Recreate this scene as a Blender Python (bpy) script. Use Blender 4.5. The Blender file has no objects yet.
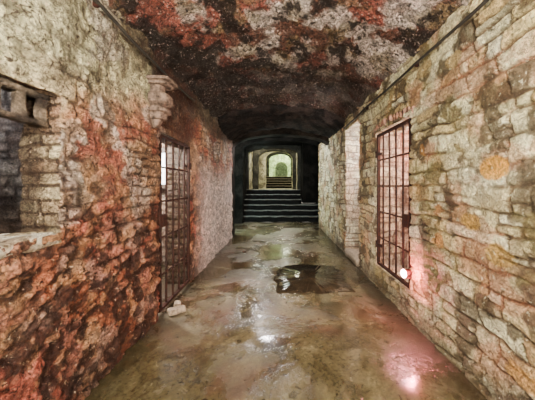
import bpy, bmesh, math, random
from bisect import bisect
from mathutils import Vector, noise, Matrix
random.seed(7)
F=240.0; H=1.5
XL=-1.365; XR=1.485
col=bpy.context.scene.collection
def fbm(x,y,z,s,o=4):
    return noise.fractal(Vector((x*s,y*s,z*s)),1.0,2.0,o)
def sm(a,b,x):
    t=max(0.,min(1.,(x-a)/(b-a))); return t*t*(3-2*t)
def mix(a,b,t): return tuple(a[i]*(1-t)+b[i]*t for i in range(3))

# ---------------------------------------------------------------- materials
def nodes(name):
    m=bpy.data.materials.new(name); m.use_nodes=True
    nt=m.node_tree; b=nt.nodes['Principled BSDF']; return m,nt,b
def tc(nt): return nt.nodes.new('ShaderNodeTexCoord').outputs['Object']
def nz(nt,vec,scale,detail=6,rough=.6,dist=0):
    n=nt.nodes.new('ShaderNodeTexNoise'); n.inputs['Scale'].default_value=scale
    n.inputs['Detail'].default_value=detail; n.inputs['Roughness'].default_value=rough
    n.inputs['Distortion'].default_value=dist; nt.links.new(vec,n.inputs['Vector']); return n.outputs['Fac']
def ramp(nt,fac,stops):
    r=nt.nodes.new('ShaderNodeValToRGB'); e=r.color_ramp.elements
    while len(e)<len(stops): e.new(.5)
    for i,(p,c) in enumerate(stops):
        e[i].position=p
        if not hasattr(c,'__len__'): c=(c,c,c)
        e[i].color=(*c,1)
    nt.links.new(fac,r.inputs['Fac']); return r.outputs['Color']
def mixc(nt,mode,fac,a,b):
    n=nt.nodes.new('ShaderNodeMix'); n.data_type='RGBA'; n.blend_type=mode
    for sock,v in ((n.inputs[0],fac),(n.inputs[6],a),(n.inputs[7],b)):
        if isinstance(v,bpy.types.NodeSocket): nt.links.new(v,sock)
        elif isinstance(v,tuple): sock.default_value=(*v,1)
        else: sock.default_value=v
    return n.outputs[2]
def bump(nt,b,hts):
    prev=None
    for h,s,d in hts:
        n=nt.nodes.new('ShaderNodeBump'); n.inputs['Strength'].default_value=s; n.inputs['Distance'].default_value=d
        nt.links.new(h,n.inputs['Height'])
        if prev: nt.links.new(prev,n.inputs['Normal'])
        prev=n.outputs['Normal']
    nt.links.new(prev,b.inputs['Normal'])
def masonry(name,lo=.35,hi=1.45,bs=.9,r0=.4,r1=.85,dark=(.05,.03,.02),dth=.40,light=(.8,.74,.62),lth=.60,crack=.02,fleck=.8,fs=1.0,spec=.4):
    m,nt,b=nodes(name); v=tc(nt)
    a=nt.nodes.new('ShaderNodeAttribute'); a.attribute_name='Col'
    n1=nz(nt,v,6*fs,10,.72,.5); n2=nz(nt,v,48,5,.7); n3=nz(nt,v,17*fs,9,.75,.9); n4=nz(nt,v,26*fs,8,.72,.5); n5=nz(nt,v,9*fs,9,.75,1.2)
    c=mixc(nt,'MULTIPLY',1.0,a.outputs['Color'],ramp(nt,n1,[(.38,lo),(.62,hi)]))
    c=mixc(nt,'MULTIPLY',1.0,c,ramp(nt,n2,[(.36,.6),(.64,1.4)]))
    c=mixc(nt,'MIX',ramp(nt,n4,[(lth,0.),(lth+.03,fleck)]),c,light)
    c=mixc(nt,'MIX',ramp(nt,n3,[(dth-.02,.92),(dth+.02,0.0)]),c,dark)
    if crack>0:
        c=mixc(nt,'MIX',ramp(nt,n5,[(.5-crack,0.),(.5-crack*.5,.85),(.5+crack*.5,.85),(.5+crack,0.)]),c,dark)
    nt.links.new(c,b.inputs['Base Color'])
    b.inputs['Specular IOR Level'].default_value=spec
    nt.links.new(ramp(nt,n1,[(.3,r0),(.7,r1)]),b.inputs['Roughness'])
    bump(nt,b,[(n1,bs,.09),(n3,bs,.09),(n4,bs,.035),(n2,bs,.015)])
    return m
def simple(name,c1,c2,scale=12,rough=(.4,.8),metal=0,bs=.4,bd=.01,spec=.5):
    m,nt,b=nodes(name); v=tc(nt); n=nz(nt,v,scale,7,.65)
    nt.links.new(ramp(nt,n,[(.35,c1),(.65,c2)]),b.inputs['Base Color'])
    nt.links.new(ramp(nt,n,[(.3,rough[0]),(.7,rough[1])]),b.inputs['Roughness'])
    b.inputs['Metallic'].default_value=metal; b.inputs['Specular IOR Level'].default_value=spec
    bump(nt,b,[(nz(nt,v,scale*4,5,.6),bs,bd)]); return m
def emis(name,c,s):
    m,nt,b=nodes(name); v=tc(nt); n=nz(nt,v,5,3)
    b.inputs['Base Color'].default_value=(*c,1)
    nt.links.new(ramp(nt,n,[(.2,tuple(x*.8 for x in c)),(.8,c)]),b.inputs['Emission Color'])
    b.inputs['Emission Strength'].default_value=s; return m
M_left=masonry('rough_plaster',.48,1.35,1.0,.4,.8,(.033,.011,.008),.425,(1.0,.74,.50),.60,.022,.6,1.3,.3)
M_right=masonry('rubble_stone',.62,1.3,.9,.5,.85,(.09,.045,.02),.395,(1.0,.96,.70),.60,.014,.6,1,.3)
M_ceil=masonry('vault_render',.42,1.4,1.0,.35,.75,(.013,.006,.005),.455,(1.0,.80,.70),.585,.03,.9,1.4,.35)
M_dark=masonry('dark_stone',.4,1.4,.8,.5,.9,(.01,.01,.01),.40,(.2,.16,.12),.66,.0,.4,1,.2)
M_black=masonry('shade_black_stone',.4,1.4,.8,.7,.9,(.002,.002,.002),.40,(.012,.011,.010),.7,.0,.3,1,.05)  # near-black colour stands in for shade in the unlit chambers
M_iron=simple('rusted_iron',(.005,.003,.003),(.045,.014,.009),30,(.5,.8),.1,.4,.01,.2)
M_cable=simple('black_cable',(.008,.008,.008),(.03,.025,.02),20)
M_wood=simple('old_timber',(.02,.014,.01),(.07,.05,.035),18)
M_rock=simple('pale_rubble',(.14,.10,.07),(.42,.34,.25),22,(.5,.9),0,.8,.02)
M_step=simple('worn_step_stone',(.015,.016,.015),(.13,.14,.13),6,(.3,.7),0,.4,.01,.3)
M_riser=simple('shaded_riser',(.001,.001,.001),(.006,.006,.006),8,(.8,.95),0,.3,.01,.05)  # step stone again, painted near-black so the risers read as shaded
M_lens=emis('lamp_lens',(1,.40,.44),150)
M_glass=emis('window_daylight_glass',(.9,.95,1),2.6)

# ---------------------------------------------------------------- mesh helpers
def finish(bm,name,mat,colfn=None,smooth=True,kind=None,label=None,cat=None):
    me=bpy.data.meshes.new(name); bm.normal_update(); bm.to_mesh(me); bm.free()
    if colfn:
        a=me.color_attributes.new('Col','FLOAT_COLOR','POINT')
        buf=[]
        for vv in me.vertices: buf+= [*colfn(vv.co),1.0]
        a.data.foreach_set('color',buf)
    me.polygons.foreach_set('use_smooth',[smooth]*len(me.polygons))
    if isinstance(mat,(list,tuple)):
        for x in mat: me.materials.append(x)
    else: me.materials.append(mat)
    o=bpy.data.objects.new(name,me); col.objects.link(o)
    if kind: o['kind']=kind
    if label: o['label']=label
    if cat: o['category']=cat
    return o
def patch(bm,fn,nu,nv):
    vs=[[bm.verts.new(fn(i/nu,j/nv)) for j in range(nv+1)] for i in range(nu+1)]
    for i in range(nu):
        for j in range(nv):
            bm.faces.new((vs[i][j],vs[i+1][j],vs[i+1][j+1],vs[i][j+1]))
def box(bm,x0,x1,y0,y1,z0,z1,bev=0,segs=2,rot=None):
    r=bmesh.ops.create_cube(bm,size=1.0); vs=r['verts']
    c=Vector(((x0+x1)/2,(y0+y1)/2,(z0+z1)/2))
    for v in vs:
        v.co=Vector((v.co.x*(x1-x0),v.co.y*(y1-y0),v.co.z*(z1-z0)))
        if rot: v.co=rot@v.co
        v.co+=c
    if bev:
        es=list({e for v in vs for e in v.link_edges})
        bmesh.ops.bevel(bm,geom=es,offset=bev,segments=segs,affect='EDGES')
def tube(bm,pts,r,n=8):
    rings=[]
    for k,p in enumerate(pts):
        p=Vector(p); a=Vector(pts[max(0,k-1)]); b=Vector(pts[min(len(pts)-1,k+1)])
        d=(b-a).normalized(); up=Vector((0,0,1)) if abs(d.z)<.9 else Vector((1,0,0))
        s=d.cross(up).normalized(); t=s.cross(d)
        rings.append([bm.verts.new(p+(s*math.cos(q)+t*math.sin(q))*r) for q in [2*math.pi*i/n for i in range(n)]])
    for a,b in zip(rings,rings[1:]):
        for i in range(n): bm.faces.new((a[i],a[(i+1)%n],b[(i+1)%n],b[i]))
    bm.faces.new(rings[0][::-1]); bm.faces.new(rings[-1])
def empty(name,loc,label,cat):
    o=bpy.data.objects.new(name,None); o.location=loc; o.empty_display_size=.1
    col.objects.link(o); o['label']=label; o['category']=cat; return o
def child(o,p):
    o.parent=p; o.matrix_parent_inverse=Matrix.Translation(-Vector(p.location)); return o

# ---------------------------------------------------------------- stone courses
class Courses:
    def __init__(s,seed,hmin,hmax,wmin,wmax):
        r=random.Random(seed); s.z=[-1.0]
        while s.z[-1]<6: s.z.append(s.z[-1]+r.uniform(hmin,hmax))
        s.rows=[]
        for k in range(len(s.z)):
            hh=(s.z[k+1]-s.z[k]) if k+1<len(s.z) else .15
            row=[-4.0+r.random()*.2]
            while row[-1]<13: row.append(row[-1]+r.uniform(wmin,wmax))
            s.rows.append((row,[ (r.random(),r.random(),r.random(),(r.uniform(.35,.65) if r.random()<.3 and hh>.15 else 0)) for _ in row]))
    def at(s,a,b,w=1.0):
        bb=b+w*(.05*noise.noise(Vector((a*1.5,b*1.3,3.1)))+.020*noise.noise(Vector((a*6,b*6,9))))
        aa=a+w*(.055*noise.noise(Vector((a*4,b*4,7.7)))+.012*noise.noise(Vector((a*11,b*11,1.7))))
        i=max(0,bisect(s.z,bb)-1); row,rn=s.rows[i]; k=max(0,bisect(row,aa)-1)
        i2=min(i+1,len(s.z)-1);k2=min(k+1,len(row)-1); r=rn[k]
        z0,z1=s.z[i],s.z[i2]
        if r[3]:
            zm=z0+(z1-z0)*r[3]
            if bb>zm: z0=zm; r=(r[1],r[2],r[0],0)
            else: z1=zm
        d=min(bb-z0,z1-bb,aa-row[k],row[k2]-aa)
        return max(0,d),r
CR=Courses(3,.09,.19,.11,.36)
CL=Courses(5,.10,.17,.14,.30)
CB=Courses(9,.075,.10,.11,.22)

def cover(a,b): return sm(.02,.32,fbm(a,b,4.2,1.6,6))*.75
def hR(a,b):
    d,r=CR.at(a,b,1.4); cv=cover(a,b)
    st=sm(0.004,.020,d)*(.014+.020*r[0])
    return st*(1-cv)+.018*cv+.012*fbm(a,b,1,2.2,3)+.011*fbm(a,b,2,9,5)+.006*fbm(a,b,2,26,2)
special=[(495,168,.11,.085,(.85,.40,.05)),(472,221,.10,.06,(.60,.34,.08)),(425,150,.05,.06,(.5,.24,.06)),
         (440,240,.07,.06,(.58,.26,.07)),(500,255,.11,.07,(.62,.38,.11)),(455,60,.10,.06,(.5,.36,.16)),(528,380,.12,.06,(.65,.34,.10)),(425,70,.12,.07,(.5,.36,.16)),(440,210,.05,.05,(.55,.26,.1))]
SP=[]
for u,v,ra,rb,c in special:
    Y=F*XR/(u-279); SP.append((Y,H+(186-v)/F*Y,ra,rb,c))
def cR(a,b):
    d,r=CR.at(a,b,1.4); cv=cover(a,b)
    pal=[(.88,.78,.44),(.64,.56,.33),(.99,.92,.60),(.58,.42,.20),(.90,.72,.36),(.52,.47,.31),(1.0,.94,.68),(.74,.52,.23)]
    c=pal[int(r[1]*7.99)]
    c=mix(c,(.86,.78,.46),.12)
    c=mix(c,(.60,.29,.17),.45*r[2]*sm(1.9,.6,b))
    n=fbm(a,b,8,1.3,4)
    c=mix(c,(1.0,.95,.68),sm(-.05,.3,n)*.3)
    c=mix(c,(.94,.87,.60),cv*.6)
    j=1-sm(.004,.020,d)
    c=mix(c,mix((.11,.055,.025),(.44,.33,.20),sm(.08,.38,fbm(a,b,51,1.6,5))),j*.95*(1-.75*cv))
    c=mix(c,(.48,.17,.09),sm(.12,.30,fbm(a,b,17,2.2,9))*.5)
    c=mix(c,(.09,.06,.035),sm(.13,.26,fbm(a,b,27,4.0,9))*.85)
    c=mix(c,(.42,.35,.12),sm(.10,.3,fbm(a,b,37,1.5,9))*.35)
    for y,z,ra,rb,cc in SP:
        q=((a-y)/ra)**2+((b-z)/rb)**2+.5*fbm(a,b,2,9,3)
        if q<1.6: c=mix(c,cc,.9*(1-sm(.9,1.2,q)))
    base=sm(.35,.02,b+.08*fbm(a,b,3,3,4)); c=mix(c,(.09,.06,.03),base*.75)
    return c
def hL(a,b):
    n=fbm(a,b,5,2.2,5)
    low=sm(1.75,.8,b)
    pit=sm(.15,.25,fbm(a,b,33,8,7))
    d,r=CL.at(a,b,1.6); st=sm(.004,.03,d)*.015*sm(-.15,.1,fbm(a,b,71,1.3,4))
    return .028*n+.013*fbm(a,b,9,7,8)*(1+.7*low)+st-.018*pit*(.3+.7*low)+.009*fbm(a,b,6,22,3)*(1+low)
def cL(a,b):
    pale=(.83,.77,.48); tan=(.60,.37,.22); red=(.44,.115,.05); dk=(.038,.012,.008); wh=(.96,.86,.72)
    n=fbm(a,b,1,1.2,5); t=sm(1.65,2.25,b+.25*n-.25*(a-1.5))
    lo=sm(1.75,1.05,b+.3*n)
    c=mix(tan,pale,t); c=mix(c,red,lo*.92)
    c=mix(c,(.54,.125,.085),sm(-.1,.2,fbm(a,b,15,1.8,8))*.8*(1-t))
    c=mix(c,(.56,.32,.22),sm(.0,.2,fbm(a,b,95,2.2,9))*.35*lo)
    c=mix(c,wh,sm(.12,.23,fbm(a,b,25,2.4,9))*.65*(1-.65*lo))
    c=mix(c,(.82,.44,.20),sm(.07,.2,fbm(a,b,45,6.0,9))*.5*(1-t))
    c=mix(c,dk,sm(.10,.2,fbm(a,b,35,7.5,9))*(.5+.35*lo))
    d,r=CL.at(a,b,1.6); c=mix(c,dk,(1-sm(.004,.018,d))*.8*sm(-.15,.1,fbm(a,b,71,1.3,4)))
    pit=sm(.15,.25,fbm(a,b,33,8,7)); c=mix(c,dk,pit*.8*(.2+.8*lo))
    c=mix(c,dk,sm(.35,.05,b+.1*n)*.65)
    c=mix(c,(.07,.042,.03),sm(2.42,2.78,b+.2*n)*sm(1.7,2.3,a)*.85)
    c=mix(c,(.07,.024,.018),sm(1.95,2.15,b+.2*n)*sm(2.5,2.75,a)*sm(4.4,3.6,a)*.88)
    c=mix(c,(1.0,.83,.78),sm(3.75,4.6,a)*sm(2.1,1.3,b+.2*n)*.9)  # pinkish white pool of light painted on the far lower wall
    return c

def lines(segs,marks):
    out=[]
    for a,b,st in segs:
        n=max(1,round((b-a)/st)); out+=[a+(b-a)*i/n for i in range(n)]
    out.append(segs[-1][1])
    for m in marks:
        k=min(range(len(out)),key=lambda i:abs(out[i]-m)); 
        if abs(out[k]-m)<.012: out[k]=m
        else: out.append(m); out.sort()
    return sorted(out)
def build_wall(name,xp,dx,ys,zs,holes,hf,cf,cf2,mat,thick=.4,crs=CB):
    marks_y=[h[0] for h in holes]+[h[1] for h in holes]; marks_z=[h[2] for h in holes]+[h[3] for h in holes]
    marks_z=[m for m in marks_z if m>zs[0][0]+.01]
    Y=lines(ys,marks_y); Z=lines(zs,marks_z)
    bm=bmesh.new(); L=bm.verts.layers.float_vector.new('uvt')
    V={}
    def inh(y,z): return any(h[0]<y<h[1] and h[2]<z<h[3] for h in holes)
    def gv(i,j):
        if (i,j) not in V:
            h=hf(Y[i],Z[j]); v=bm.verts.new((xp-dx*h,Y[i],Z[j])); v[L]=(Y[i],Z[j],0); V[(i,j)]=v
        return V[(i,j)]
    for i in range(len(Y)-1):
        for j in range(len(Z)-1):
            if inh((Y[i]+Y[i+1])/2,(Z[j]+Z[j+1])/2): continue
            bm.faces.new((gv(i,j),gv(i+1,j),gv(i+1,j+1),gv(i,j+1)))
    bm.edges.ensure_lookup_table()
    bd=[e for e in bm.edges if e.is_boundary]
    e_=1e-4
    def ishole(e,h):
        for v in e.verts:
            y,z,_=v[L]
            if not(h[0]-e_<=y<=h[1]+e_ and h[2]-e_<=z<=h[3]+e_): return False
        a,b=e.verts
        if abs(a[L][1]-zs[0][0])<e_ and abs(b[L][1]-zs[0][0])<e_: return False
        return True
    done=set()
    for h in holes+[None]:
        if h is None: es=[e for e in bd if e not in done]; dep=thick; n=1
        else:
            es=[e for e in bd if ishole(e,h)]; done|=set(es); dep=h[4]; n=max(3,int(dep/.013))
        cur=es; 
        for k in range(n):
            r=bmesh.ops.extrude_edge_only(bm,edges=cur)
            nv=[g for g in r['geom'] if isinstance(g,bmesh.types.BMVert)]
            sv=set(nv)
            cur=[g for g in r['geom'] if isinstance(g,bmesh.types.BMEdge) and g.verts[0] in sv and g.verts[1] in sv]
            t=dep*(k+1)/n
            for v in nv:
                y,z,_=v[L]; v[L]=(y,z,t)
                yy,zz=y,z
                if h is not None:
                    f=min(1,t/.05); hh=(.010 if crs.at(y+t,z)[0]>.009 else 0)+.014*fbm(y+t,z,3,5)
                    if abs(y-h[1])<e_: yy-=f*hh
                    elif abs(y-h[0])<e_: yy+=f*hh
                    if abs(z-h[3])<e_: zz-=f*.02*fbm(y,z,t,6)
                    elif abs(z-h[2])<e_ : zz+=f*.02*fbm(y,z,t,6)
                v.co=Vector((xp+dx*t- (dx*hf(y,z)*(1-min(1,t/.1)) if h else 0),yy,zz))
    cols=[]
    for v in bm.verts:
        y,z,t=v[L]
        cols.append(cf(y,z) if t<.012 else cf2(y+t,z))
    bm.verts.layers.float_vector.remove(L)
    it=iter(cols)
    bmesh.ops.recalc_face_normals(bm,faces=bm.faces)
    return finish(bm,name,mat,lambda co:next(it),True,'structure')

NICHE=(-.4,1.50,1.21,2.06,.24)
LG=(2.73,3.68,-.05,2.12,.35)
def cNiche(a,b):
    d,r=CB.at(a,b); c=mix((.74,.64,.40),(.38,.26,.16),r[0]); c=mix(c,(.42,.18,.11),sm(0,.3,fbm(a,b,3,3,6))*.5)
    c=mix(c,(.11,.075,.05),sm(.05,.16,a-1.5)*.85)  # jamb bricks painted darker with depth, as shade inside the niche
    return mix(c,(.06,.035,.02),(1-sm(.005,.014,d))*.95)
def cJamb(a,b):
    d,r=CR.at(a*1.1,b,1.2); c=mix(cR(a*1.1,b),(.98,.92,.80),.4); c=mix(c,(.50,.30,.2),sm(0,.25,fbm(a,b,9,4,7))*.5)
    return mix(c,(.10,.06,.04),(1-sm(.004,.020,d))*.7)
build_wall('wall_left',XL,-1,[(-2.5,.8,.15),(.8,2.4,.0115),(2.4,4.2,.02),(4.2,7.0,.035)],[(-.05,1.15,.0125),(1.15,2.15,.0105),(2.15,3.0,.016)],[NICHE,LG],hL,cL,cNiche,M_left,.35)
RG=(2.68,3.64,.31,2.30,.35)
RR=(4.4,5.3,-.05,2.72,.7)
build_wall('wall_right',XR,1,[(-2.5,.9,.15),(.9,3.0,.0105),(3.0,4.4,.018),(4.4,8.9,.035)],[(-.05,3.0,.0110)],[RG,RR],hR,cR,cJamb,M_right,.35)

def room(name,x0,x1,y0,y1,z0,z1,skip,cf,mat,n=60):
    bm=bmesh.new()
    def d(p):
        q=.03*fbm(*p,2.5,4); return Vector(p)+Vector((q,q*.8,q*.6))
    L=lambda a,b,t:a+(b-a)*t
    if 'x0' not in skip: patch(bm,lambda s,t:d((x0,L(y0,y1,s),L(z0,z1,t))),n,n)
    if 'x1' not in skip: patch(bm,lambda s,t:d((x1,L(y0,y1,s),L(z0,z1,t))),n,n)
    if 'y0' not in skip: patch(bm,lambda s,t:d((L(x0,x1,s),y0,L(z0,z1,t))),n,n)
    if 'y1' not in skip: patch(bm,lambda s,t:d((L(x0,x1,s),y1,L(z0,z1,t))),n,n)
    if 'z1' not in skip: patch(bm,lambda s,t:d((L(x0,x1,s),L(y0,y1,t),z1)),n,n)
    if 'z0' not in skip: patch(bm,lambda s,t:d((L(x0,x1,s),L(y0,y1,t),z0)),n,n)
    bmesh.ops.remove_doubles(bm,verts=bm.verts,dist=1e-4)
    return finish(bm,name,mat,cf,True,'structure')
def cellc(co):
    d,r=CL.at(co.y+co.x,co.z); c=mix((.88,.78,.64),(.56,.40,.30),r[0])
    c=mix(c,(.95,.9,.8),sm(.05,.2,fbm(*co,2.0,6))*.6)
    c=mix(c,(.08,.04,.03),sm(.14,.27,fbm(co.x+5,co.y,co.z,2,6))*.7)
    return mix(c,(.04,.025,.02),(1-sm(.008,.035,d))*.85)
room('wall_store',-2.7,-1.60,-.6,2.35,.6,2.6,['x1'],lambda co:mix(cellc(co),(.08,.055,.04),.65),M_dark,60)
room('wall_cell_left',-3.0,-1.70,2.5,4.6,-.03,2.7,['x1'],cellc,M_right)
room('wall_cell_right',1.82,3.2,2.45,4.25,-.03,2.7,['x0'],lambda co:mix(cellc(co),(.6,.16,.10),.35*sm(1.3,2.2,co.z)),M_right)
room('wall_recess',2.1,2.18,4.3,5.4,-.03,2.85,['x0','y0','y1','z0','z1'],cellc,M_right)

# ---------------------------------------------------------------- ceiling vault
SZ=2.86
def vz(x,rise=.43,x0=XL-.06,x1=XR+.06):
    c=(x0+x1)/2; w=(x1-x0)/2; q=max(0,1-((x-c)/w)**2); return rise*q**.62
def ceil_strip(name,y0,y1,ny,drop,cf,mat,nx=170,amp=1.0,xa=XL-.06,xb=XR+.06,sz=SZ,rise=.43,face=False):
    bm=bmesh.new()
    def d(p):
        q=.055*fbm(*p,1.6,5)+.036*fbm(*p,5,8)+.016*fbm(*p,20,3)
        return Vector((p[0]+q*.2*amp,p[1],p[2]-q*amp))
    def X(s): return xa+(xb-xa)*s
    patch(bm,lambda s,t:d((X(s),y0+(y1-y0)*t,sz+vz(X(s),rise,xa,xb)-drop)),nx,ny)
    if face: patch(bm,lambda s,t:d((X(s),y0,sz+vz(X(s),rise,xa,xb)-drop+t*.5)),nx,8)
    bmesh.ops.remove_doubles(bm,verts=bm.verts,dist=1e-4)
    return finish(bm,name,mat,cf,True,'structure')
def cC(co):
    x,y,z=co
    n=fbm(x,y*.8,2,1.6,9); m=fbm(x,y,12,3.0,10); k=fbm(x,y,22,.8,4)
    c=(.26,.115,.08)
    c=mix(c,(.56,.16,.115),sm(-.12,.18,n))
    c=mix(c,(1.0,.85,.76),sm(.0,.14,m+.42*k+.14*x-.03)*.85)
    c=mix(c,(.40,.34,.15),sm(.08,.22,fbm(x,y,42,3.4,10))*.45)
    c=mix(c,(.014,.007,.006),sm(.03,.13,fbm(x,y,62,4.2,10)+.3*fbm(x,y,5,1.1,4)-.07*x)*.92)
    c=mix(c,(.018,.011,.010),sm(2.5,4.1,y+.5*n)*.86)  # shade painted in: vault colour fades to near-black down the corridor
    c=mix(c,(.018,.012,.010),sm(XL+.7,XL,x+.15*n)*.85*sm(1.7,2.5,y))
    return c
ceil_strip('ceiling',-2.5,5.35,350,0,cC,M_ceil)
dark=lambda co:mix((.07,.055,.048),(.16,.12,.10),sm(-.3,.3,fbm(*co,2)))
black=lambda co:mix((.003,.003,.0025),(.009,.008,.007),sm(-.3,.3,fbm(*co,2)))  # tint for unlit antechamber and stairwell, shade put into the colour
ceil_strip('ceiling_arch',5.3,7.1,90,.12,lambda co:mix((.030,.020,.018),(.008,.006,.006),sm(-.1,.1,fbm(*co,4,7))),M_dark,120,.9,face=True)  # near-black colour replaces the missing light under this arch
def slab(name,x0,x1,y0,y1,z,cf,mat,n=40):
    bm=bmesh.new()
    patch(bm,lambda s,t:Vector((x0+(x1-x0)*s,y0+(y1-y0)*t,z+.02*fbm(s*3,t*3,z,2))),n,n)
    return finish(bm,name,mat,cf,True,'structure')
slab('ceiling_antechamber',-2.5,2.5,6.9,10.3,3.42,black,M_black)

def portal(name,y,dep,X0,X1,ztop,x0,x1,z0,spring,apex,cf,mat,amp=.03,st=.06):
    bm=bmesh.new()
    def d(p):
        q=fbm(*p,2.5,4)*amp; r=fbm(p[0]+9,p[1],p[2],3,4)*amp; return Vector((p[0]+r,p[1]+q,p[2]+r*.6))
    c=(x0+x1)/2; w=(x1-x0)/2
    az=lambda x: spring+(apex-spring)*math.sqrt(max(0,1-((x-c)/w)**2))
    nz_=lambda L:max(2,int(L/st))
    patch(bm,lambda s,t:d((X0+(x0-X0)*s,y,z0+(ztop-z0)*t)),nz_(x0-X0),nz_(ztop-z0))
    patch(bm,lambda s,t:d((x1+(X1-x1)*s,y,z0+(ztop-z0)*t)),nz_(X1-x1),nz_(ztop-z0))
    def top(s,t):
        x=c-w*math.cos(math.pi*s); a=az(x); return d((x,y,a+(ztop-a)*t))
    patch(bm,top,40,nz_(ztop-apex)+2)
    patch(bm,lambda s,t:d((x0,y+dep*t,z0+(spring-z0)*s)),nz_(spring-z0),nz_(dep))
    patch(bm,lambda s,t:d((x1,y+dep*t,z0+(spring-z0)*s)),nz_(spring-z0),nz_(dep))
    patch(bm,lambda s,t:d((c-w*math.cos(math.pi*s),y+dep*t,az(c-w*math.cos(math.pi*s)))),40,nz_(dep))
    return finish(bm,name,mat,cf,True,'structure')
cream=lambda co:mix(mix((.72,.67,.48),(.43,.40,.27),sm(-.2,.2,fbm(*co,1.5))),(.08,.07,.05),sm(.02,.25,fbm(*co,3,7))*.65)
green=lambda co:mix(mix((.66,.74,.50),(.44,.54,.30),sm(-.2,.2,fbm(*co,1.5))),(.18,.20,.12),sm(.05,.3,fbm(*co,3))*.5)
greyd=lambda co:mix((.05,.047,.038),(.018,.017,.013),sm(-.2,.2,fbm(*co,2)))
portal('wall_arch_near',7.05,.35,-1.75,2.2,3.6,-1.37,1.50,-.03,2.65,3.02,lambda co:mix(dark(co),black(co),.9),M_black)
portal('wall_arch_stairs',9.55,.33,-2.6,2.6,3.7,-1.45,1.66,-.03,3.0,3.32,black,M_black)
portal('wall_arch_landing',12.1,.45,-2.4,2.4,4.6,-1.55,.95,1.0,3.15,3.45,lambda co:mix(greyd(co),black(co),.5),M_dark)
portal('wall_arch_middle',14.6,.4,-2.2,1.8,5.0,-1.26,.84,1.3,3.2,3.66,greyd,M_dark)
portal('wall_arch_passage',18.6,.4,-2.2,1.8,5.2,-1.02,1.02,1.3,3.6,4.2,cream,M_right)
portal('wall_arch_inner',21.6,.4,-2.2,2.2,6.2,-.90,1.08,2.0,3.85,4.4,greyd,M_dark)
portal('wall_arch_end',26.0,1.2,-2.6,2.6,6.5,-.42,.92,2.0,3.3,4.1,green,M_right)
def sidewall(name,x,y0,y1,z0,z1,cf,mat,st=.08):
    bm=bmesh.new()
    patch(bm,lambda s,t:Vector((x+.03*fbm(x,y0+(y1-y0)*s,z0+(z1-z0)*t,2.5,4),y0+(y1-y0)*s,z0+(z1-z0)*t)),max(2,int((y1-y0)/st)),max(2,int((z1-z0)/st)))
    return finish(bm,name,mat,cf,True,'structure')
sidewall('wall_antechamber_left',-1.95,6.95,9.7,-.03,3.6,dark,M_dark)
sidewall('wall_antechamber_right',2.0,8.8,9.7,-.03,3.6,dark,M_dark)
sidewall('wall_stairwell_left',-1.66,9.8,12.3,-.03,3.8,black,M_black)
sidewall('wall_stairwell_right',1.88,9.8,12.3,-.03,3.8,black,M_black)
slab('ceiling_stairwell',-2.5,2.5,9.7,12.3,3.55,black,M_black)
sidewall('wall_stairs_added_dark',1.10,10.95,12.2,.72,3.8,black,M_black)  # dark block added to black out the lit landing beside the steps
bm=bmesh.new(); patch(bm,lambda s,t:Vector((1.10+.85*s,10.95+.02*fbm(s,t,1,3),.72+3*t)),12,40)
finish(bm,'wall_stairs_added_dark_face',M_black,black,True,'structure')  # front of the added dark block
sidewall('wall_passage_left',-1.62,12.5,18.7,1.2,4.7,cream,M_right)
sidewall('wall_passage_right',1.05,12.5,18.7,1.2,4.7,cream,M_right)
slab('ceiling_passage',-2.5,2.5,12.2,18.9,4.5,cream,M_right)
sidewall('wall_far_left',-1.5,19.0,26.1,1.2,6.2,green,M_right)
sidewall('wall_far_right',1.7,19.0,26.1,1.2,6.2,green,M_right)
slab('ceiling_far',-2.5,2.5,18.7,26.3,6.0,green,M_right)
slab('floor_passage',-2.2,2.2,12.2,21.4,1.30,cream,M_right)
slab('floor_far',-2.2,2.2,21.5,30,2.2,green,M_right)
room('wall_end_room',-1.8,2.0,26.9,30,2.1,6.0,['y0','z0'],lambda co:mix(green(co),greyd(co),.75),M_dark,30)

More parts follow.
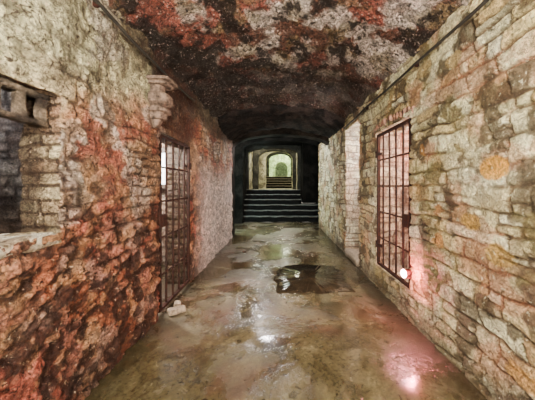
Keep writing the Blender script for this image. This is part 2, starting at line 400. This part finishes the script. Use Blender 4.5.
# ---------------------------------------------------------------- floor
def floor_mat():
    m,nt,b=nodes('wet_concrete'); v=tc(nt)
    a=nz(nt,v,1.1,8,.6,.6); c=nz(nt,v,2.6,10,.68,.7); f=nz(nt,v,34,6,.7); g=nz(nt,v,10,9,.74,.9)
    base=ramp(nt,c,[(.33,(.030,.024,.012)),(.45,(.072,.058,.030)),(.57,(.118,.098,.052)),(.70,(.25,.215,.135))])
    base=mixc(nt,'MIX',ramp(nt,a,[(.5,0.),(.60,.6)]),base,(.095,.045,.030))
    base=mixc(nt,'MULTIPLY',1.,base,ramp(nt,f,[(.35,.7),(.65,1.3)]))
    base=mixc(nt,'MIX',ramp(nt,g,[(.38,.85),(.43,0.)]),base,(.016,.012,.008))
    base=mixc(nt,'MIX',ramp(nt,g,[(.60,0.),(.66,.45)]),base,(.40,.35,.26))
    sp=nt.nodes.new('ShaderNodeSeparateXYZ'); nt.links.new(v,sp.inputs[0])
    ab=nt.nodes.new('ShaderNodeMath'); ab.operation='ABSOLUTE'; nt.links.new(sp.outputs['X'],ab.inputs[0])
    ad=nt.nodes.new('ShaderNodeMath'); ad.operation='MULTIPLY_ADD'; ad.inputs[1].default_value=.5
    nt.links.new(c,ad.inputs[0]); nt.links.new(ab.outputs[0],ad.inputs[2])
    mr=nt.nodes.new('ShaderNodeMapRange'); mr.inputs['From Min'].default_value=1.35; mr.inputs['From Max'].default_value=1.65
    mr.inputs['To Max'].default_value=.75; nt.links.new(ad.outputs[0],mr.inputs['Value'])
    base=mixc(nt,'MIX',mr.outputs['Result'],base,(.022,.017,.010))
    w=nz(nt,v,1.0,7,.6,.4)
    wet=ramp(nt,w,[(.46,1.),(.57,0.)])
    base=mixc(nt,'MULTIPLY',wet,base,(.75,.73,.68))
    nt.links.new(base,b.inputs['Base Color'])
    rg=mixc(nt,'MIX',wet,mixc(nt,'ADD',1.,(.26,.26,.26),ramp(nt,g,[(.35,0.),(.7,.28)])),(.12,.12,.12))
    nt.links.new(rg,b.inputs['Roughness']); b.inputs['Specular IOR Level'].default_value=.8
    b.inputs['Coat Weight'].default_value=.18; b.inputs['Coat Roughness'].default_value=.18
    dry=ramp(nt,w,[(.46,.08),(.57,1.)])
    def dmul(h): return mixc(nt,'MULTIPLY',1.,h,dry)
    bump(nt,b,[(dmul(c),.4,.035),(dmul(g),.45,.018),(dmul(f),.3,.007)])
    return m
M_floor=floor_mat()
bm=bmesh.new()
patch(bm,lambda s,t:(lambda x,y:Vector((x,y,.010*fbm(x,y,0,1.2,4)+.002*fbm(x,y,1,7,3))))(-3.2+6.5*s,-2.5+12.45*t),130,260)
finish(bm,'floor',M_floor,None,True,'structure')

def puddle(cx,cy,rx,ry,seed,label):
    m,nt,b=nodes('standing_water'); v=tc(nt)
    nt.links.new(ramp(nt,nz(nt,v,5,7,.7),[(.35,(.012,.009,.006)),(.7,(.040,.030,.018))]),b.inputs['Base Color'])
    b.inputs['Roughness'].default_value=.06; b.inputs['Specular IOR Level'].default_value=.4
    bump(nt,b,[(nz(nt,v,6,2),.03,.01)])
    bm=bmesh.new(); z=.011; c=bm.verts.new((0,0,z)); N=240; ring=[]
    for i in range(N):
        q=2*math.pi*i/N; 
        r=1/max(abs(math.cos(q)),abs(math.sin(q)))**.75
        r*=1+.14*noise.fractal(Vector((math.cos(q)*2.0+seed,math.sin(q)*2.0,seed)),.8,2.1,7)
        ring.append((math.cos(q)*rx*r,math.sin(q)*ry*r))
    mid=[bm.verts.new((x*.96,y*.96,z)) for x,y in ring]; out=[bm.verts.new((x*1.01,y*1.01,-.004)) for x,y in ring]
    for i in range(N):
        j=(i+1)%N; bm.faces.new((c,mid[i],mid[j])); bm.faces.new((mid[i],out[i],out[j],mid[j]))
    o=finish(bm,'puddle',m,None,True,None,label,'puddle'); o.location=(cx,cy,0)
puddle(.52,3.95,.58,.60,2.3,'dark still rainwater puddle on the worn stone floor')

# ---------------------------------------------------------------- stairs
def stairs(y0,run,rise,n,z0,xr,label,mat1=M_step,riser=M_riser):
    e=empty('staircase',((xr(0)[0]+xr(0)[1])/2,y0,z0),label,'stairs')
    for i in range(n):
        a,b=xr(i)
        bm=bmesh.new(); box(bm,a,b,y0+run*i+.03,y0+run*n+.1,z0+rise*i-.02,z0+rise*(i+1)-.022)
        for f in bm.faces: f.material_index=1
        box(bm,a,b,y0+run*i,y0+run*(i+1)+.06,z0+rise*(i+1)-.028,z0+rise*(i+1),.010)
        bmesh.ops.subdivide_edges(bm,edges=[q for q in bm.edges if q.calc_length()>1],cuts=40)
        for v in bm.verts:
            s=.018*noise.noise(Vector((v.co.x*3,i*3.3,v.co.z))); v.co.z+=s; v.co.y+=s*1.2
        child(finish(bm,'step',[mat1,riser],None,False),e)
    return e
stairs(10.0,.29,.22,6,0.01,lambda i:(-1.58,1.80) if i<3 else (-1.56,1.02),'flight of dark worn stone stairs rising to an arched passage')
stairs(19.3,.34,.20,5,1.32,lambda i:(-1.40,1.60),'distant flight of lit stone stairs inside the passage',M_rock,M_riser)

# ---------------------------------------------------------------- gates
def gate(name,x,y0,y1,z0,z1,nb,rails,label,dirx):
    e=empty(name,(x,(y0+y1)/2,z0),label,'gate')
    def part(nm,fn):
        bm=bmesh.new(); fn(bm); child(finish(bm,nm,M_iron,None,False),e)
    t=.020
    def fr(bm):
        for a,b,c,d in ((y0,y0+.038,z0,z1),(y1-.038,y1,z0,z1),(y0+.038,y1-.038,z1-.038,z1),(y0+.038,y1-.038,z0,z0+.038)):
            box(bm,x-t,x+t,a,b,c,d,.004)
    part('frame',fr)
    for i in range(nb):
        yy=y0+(y1-y0)*(i+1)/(nb+1)
        part('bar',lambda bm:tube(bm,[(x,yy,z0+.02),(x+.004*math.sin(i),yy+.008*math.cos(i*2),(z0+z1)/2),(x,yy,z1-.02)],.0135))
    for z in rails:
        part('crossbar',lambda bm:box(bm,x-.006,x+.006,y0+.02,y1-.02,z-.011,z+.011,.003))
    def lock(bm):
        box(bm,x-.03,x+.03,y0+.04,y0+.15,1.02,1.17,.008); tube(bm,[(x-.045,y0+.09,1.1),(x+.045,y0+.09,1.1)],.014,12)
    part('lock',lock)
    for z in (z0+.3,z1-.3):
        def hg(bm):
            tube(bm,[(x-dirx*.02,y1+.006,z-.05),(x-dirx*.02,y1+.006,z+.05)],.018,10); box(bm,x-.02,x-.008,y1-.16,y1,z-.018,z+.018)
        part('hinge',hg)
gate('iron_gate',XL-.01,2.74,3.66,.05,2.10,4,[.46,.90,1.32,1.72],'tall rusted iron bar gate in the rough reddish plaster wall',-1)
gate('iron_gate',XR+.01,2.70,3.62,.33,2.27,4,[.74,1.12,1.50,1.88],'rusted iron bar gate in raised opening of stone wall',1)

bm=bmesh.new(); nb=13
for i in range(nb):
    y=2.60+(3.72-2.60)*(i+.5)/nb; zc=2.34+.05*(1-((y-3.16)/.56)**2)+random.uniform(-.018,.018)
    box(bm,XR-.018-random.uniform(0,.02),XR+.2,y-.035,y+.035,zc-.05,zc+.05,.012,2,Matrix.Rotation(-(y-3.16)*.25,3,'X'))
bmesh.ops.subdivide_edges(bm,edges=[q for q in bm.edges if q.calc_length()>.05],cuts=3,use_grid_fill=True)
for v in bm.verts: v.co+=Vector((1,1,1))*.014*fbm(*v.co,10)
M_brick=simple('red_brick',(.10,.045,.03),(.46,.24,.16),12,(.5,.9),0,.8,.01)
finish(bm,'trim_1',M_brick,None,True,'structure')
bm=bmesh.new(); box(bm,XL-.28,XL+.01,-.4,1.50,1.14,1.215,.006)
bmesh.ops.subdivide_edges(bm,edges=[q for q in bm.edges if q.calc_length()>.15],cuts=60,use_grid_fill=True)
for v in bm.verts: v.co+=Vector((.6,1,1))*.018*fbm(*v.co,6,6)
finish(bm,'trim_2',M_right,lambda co:mix((1.0,.95,.80),(.6,.46,.32),sm(.05,.35,fbm(*co,4))),True,'structure')

# brick vent grille in the opening
brk=lambda co:mix((.20,.15,.11),(.05,.035,.028),sm(-.15,.2,fbm(*co,5,6)))
e=empty('vent_grille',(XL-.03,.6,1.86),'dark brick vent grille with square holes across wall opening','grille')
for nm,z0,z1 in (('top_rail',2.022,2.055),('bottom_rail',1.866,1.890)):
    bm=bmesh.new(); box(bm,XL-.12,XL-.05,-.35,1.485,z0,z1,.005)
    bmesh.ops.subdivide_edges(bm,edges=[q for q in bm.edges if q.calc_length()>.1],cuts=70,use_grid_fill=True)
    for v in bm.verts: v.co+=Vector((1,0,1))*.010*fbm(*v.co,8,5)
    child(finish(bm,nm,M_dark,brk,True),e)
for i in range(12):
    y=1.455-.122*i
    bm=bmesh.new(); box(bm,XL-.10,XL-.055,y-.022,y+.022,1.880,2.03,.005)
    bmesh.ops.subdivide_edges(bm,edges=[q for q in bm.edges],cuts=5,use_grid_fill=True)
    for v in bm.verts: v.co+=Vector((1,.6,0))*.010*fbm(*v.co,9,4)
    child(finish(bm,'post',M_dark,brk,True),e)

# corbel: lofted carved profile
e=empty('stone_corbel',(XL,2.6,2.12),'weathered carved limestone corbel projecting from wall beside gate','corbel')
M_corbel=simple('weathered_limestone',(.03,.02,.016),(.26,.18,.14),26,(.6,.9),0,.9,.015,.2)
def loft(nm,prof,ex=.3):
    bm=bmesh.new(); rings=[]
    P=[]
    for (z0,d0,w0),(z1,d1,w1) in zip(prof,prof[1:]):
        for k in range(5):
            t=k/5; P.append((z0+(z1-z0)*t,d0+(d1-d0)*t,w0+(w1-w0)*t))
    P.append(prof[-1])
    for z,d,w in P:
        r=[]; N=24
        for k in range(N+1):
            q=math.pi*k/N
            a=d*abs(math.sin(q))**ex; b=-w*math.copysign(abs(math.cos(q))**ex,math.cos(q))
            p=Vector((XL+.01+a,2.60+b,z)); g=.004*fbm(*p,9,4); r.append(bm.verts.new(p+Vector((g,g*.6,g*.5))))
        rings.append(r)
    for a,b in zip(rings,rings[1:]):
        for i in range(len(a)-1): bm.faces.new((a[i],a[i+1],b[i+1],b[i]))
    bm.faces.new(rings[0]); bm.faces.new(rings[-1][::-1])
    bmesh.ops.recalc_face_normals(bm,faces=bm.faces)
    child(finish(bm,nm,M_corbel,None,False),e)
loft('abacus',[(2.635,.20,.135),(2.632,.22,.15),(2.605,.22,.15),(2.602,.18,.12),(2.575,.17,.115),(2.57,.13,.09)])
loft('body',[(2.575,.11,.075),(2.50,.11,.075),(2.49,.15,.10),(2.47,.18,.12),(2.39,.18,.12),(2.37,.15,.10),(2.35,.10,.07),(2.33,.10,.07)],.5)
loft('pendant',[(2.335,.12,.08),(2.325,.165,.11),(2.29,.165,.11),(2.28,.13,.09),(2.22,.12,.08),(2.21,.08,.06),(2.16,.06,.045),(2.13,.03,.03)],.5)

def cable(pts,r,label,clips):
    e=empty('cable',pts[0],label,'cable')
    bm=bmesh.new(); P=[]
    for a,b in zip(pts,pts[1:]):
        for k in range(20):
            t=k/20; p=Vector(a).lerp(Vector(b),t); p.z-=.012*math.sin(math.pi*t)+.006*noise.noise(p*4); P.append(p)
    P.append(Vector(pts[-1])); tube(bm,P,r); child(finish(bm,'sheath',M_cable,None,True),e)
    for c in clips:
        bm=bmesh.new(); box(bm,c[0]-.02,c[0]+.02,c[1]-.012,c[1]+.012,c[2]-.028,c[2]+.022,.004); child(finish(bm,'clip',M_iron,None,False),e)
cable([(XL+.09,-1,2.80),(XL+.09,.8,2.80),(XL+.09,1.7,2.79),(XL+.09,2.5,2.76),(XL+.09,3.6,2.78)],.014,'black cable clipped along top of the plaster wall',[(XL+.07,y,2.795) for y in (.8,1.7)])
cable([(XR-.07,-1,2.78),(XR-.07,1.2,2.78),(XR-.07,2.5,2.77),(XR-.07,3.9,2.78),(XR-.07,5.25,2.76)],.014,'black cable clipped below the vault on stone wall',[(XR-.05,y,2.77) for y in (1.2,2.5,3.9)])

lx,ly,lz=1.37,2.64,.54
e=empty('floodlight',(lx+.06,ly,lz-.05),'small round floodlight glowing pinkish white at the gate foot','lamp')
bm=bmesh.new(); tube(bm,[(lx+.07,ly+.02,lz),(lx+.03,ly+.008,lz),(lx,ly,lz)],.042,20); child(finish(bm,'housing',M_iron,None,False),e)
bm=bmesh.new(); bmesh.ops.create_uvsphere(bm,u_segments=20,v_segments=12,radius=.044)
for v in bm.verts: v.co=Vector((v.co.x*.5+lx-.004,v.co.y+ly-.01,v.co.z+lz))
child(finish(bm,'lens',M_lens,None,True),e)
bm=bmesh.new(); box(bm,lx+.03,lx+.12,ly-.012,ly+.012,lz-.06,lz-.03,.003); child(finish(bm,'bracket',M_iron,None,False),e)

def rock(x,y,z,sx,sy,sz,seed,label,rot):
    bm=bmesh.new(); bmesh.ops.create_icosphere(bm,subdivisions=4,radius=1)
    for v in bm.verts:
        p=v.co.copy(); m=max(abs(p.x),abs(p.y),abs(p.z)); p=p.lerp(p/m,.8)
        p*=1+.15*fbm(p.x+seed,p.y,p.z,1.1,4); v.co=Vector((p.x*sx,p.y*sy,p.z*sz))
    o=finish(bm,'rock',M_rock,None,False,None,label,'rock'); o.location=(x,y,z); o['group']='loose rubble by the gate'; o.rotation_euler=(0,.12,rot)
rock(-1.20,2.82,.042,.10,.045,.033,.7,'pale angular rubble block lying by the iron gate',.8)
rock(-1.27,3.00,.028,.04,.05,.022,1.6,'small pale stone lying against the wall base',.3)
bm=bmesh.new(); box(bm,1.44,2.05,4.42,5.28,-.02,.14,.02)
bmesh.ops.subdivide_edges(bm,edges=[q for q in bm.edges if q.calc_length()>.2],cuts=14,use_grid_fill=True)
for v in bm.verts: v.co+=Vector((1,1,1))*.015*fbm(*v.co,5)
finish(bm,'trim_3',M_rock,None,True,'structure')
bm=bmesh.new()
for a,b,c,d in ((-2.5,-2.42,1.45,2.2),(-1.72,-1.64,1.45,2.2),(-2.42,-1.72,1.45,1.53),(-2.42,-1.72,2.12,2.2),(-2.1,-2.06,1.53,2.12)): box(bm,a,b,4.44,4.54,c,d,.006)
w=finish(bm,'window_1',M_wood,None,False,'structure')
bm=bmesh.new(); box(bm,-2.42,-1.72,4.49,4.50,1.53,2.12); g=finish(bm,'pane',M_glass,None,False); g.parent=w

# ---------------------------------------------------------------- lights
def light(kind,loc,c,e,r=.1,rot=None,spec=1):
    d=bpy.data.lights.new('light',kind); d.color=c; d.energy=e; d.specular_factor=spec
    if kind=='SUN': d.angle=r
    else: d.shadow_soft_size=r
    o=bpy.data.objects.new('light',d); o.location=loc; col.objects.link(o)
    if rot: o.rotation_euler=rot
    return o
light('SUN',(0,-6,2),(1,.93,.78),7.0,math.radians(36),(math.radians(89),0,0))
light('POINT',(-.7,.0,2.2),(1,.91,.76),330,.06)
light('POINT',(.5,.0,1.9),(1,.93,.75),540,.06)
light('POINT',(1.39,2.55,.57),(1,.20,.22),24,.03,None,.15)
light('POINT',(2.7,3.1,2.1),(1,.66,.52),470,.1)
light('POINT',(-2.3,3.4,2.3),(1,.90,.82),600,.1)
light('POINT',(-2.2,2.0,2.3),(.85,.88,1),36,.1)
light('POINT',(1.90,4.55,2.1),(1,.88,.82),150,.08)
light('POINT',(-1.62,7.5,1.6),(.68,1,.93),460,.1)
light('POINT',(-.5,7.68,3.18),(1,.92,.90),380,.18,None,0)
light('POINT',(-.9,11.7,3.1),(.8,.95,.9),26,.3,None,0)
light('POINT',(-1.2,13.3,3.9),(1,.95,.70),240,.3,None,0)
light('POINT',(.5,17.0,4.2),(1,.97,.74),260,.25,None,0)
light('POINT',(.9,19.4,5.2),(.95,1,.72),520,.3,None,0)
light('POINT',(.9,23.6,5.4),(.88,1,.64),1250,.3,None,0)
light('POINT',(.1,28.2,5.5),(.88,1,.65),400,.2,None,0)
w=bpy.data.worlds.new('World'); bpy.context.scene.world=w; w.use_nodes=True
w.node_tree.nodes['Background'].inputs[0].default_value=(1,.93,.80,1); w.node_tree.nodes['Background'].inputs[1].default_value=.5

cd=bpy.data.cameras.new('Camera'); cam=bpy.data.objects.new('Camera',cd); col.objects.link(cam)
cd.sensor_width=36; cd.lens=F/535*36; cd.shift_x=-(279-267.5)/535; cd.shift_y=-(200-186)/535
cd.clip_start=.05
cam.location=(0,0,H); cam.rotation_euler=(math.radians(90),0,0)
bpy.context.scene.camera=cam
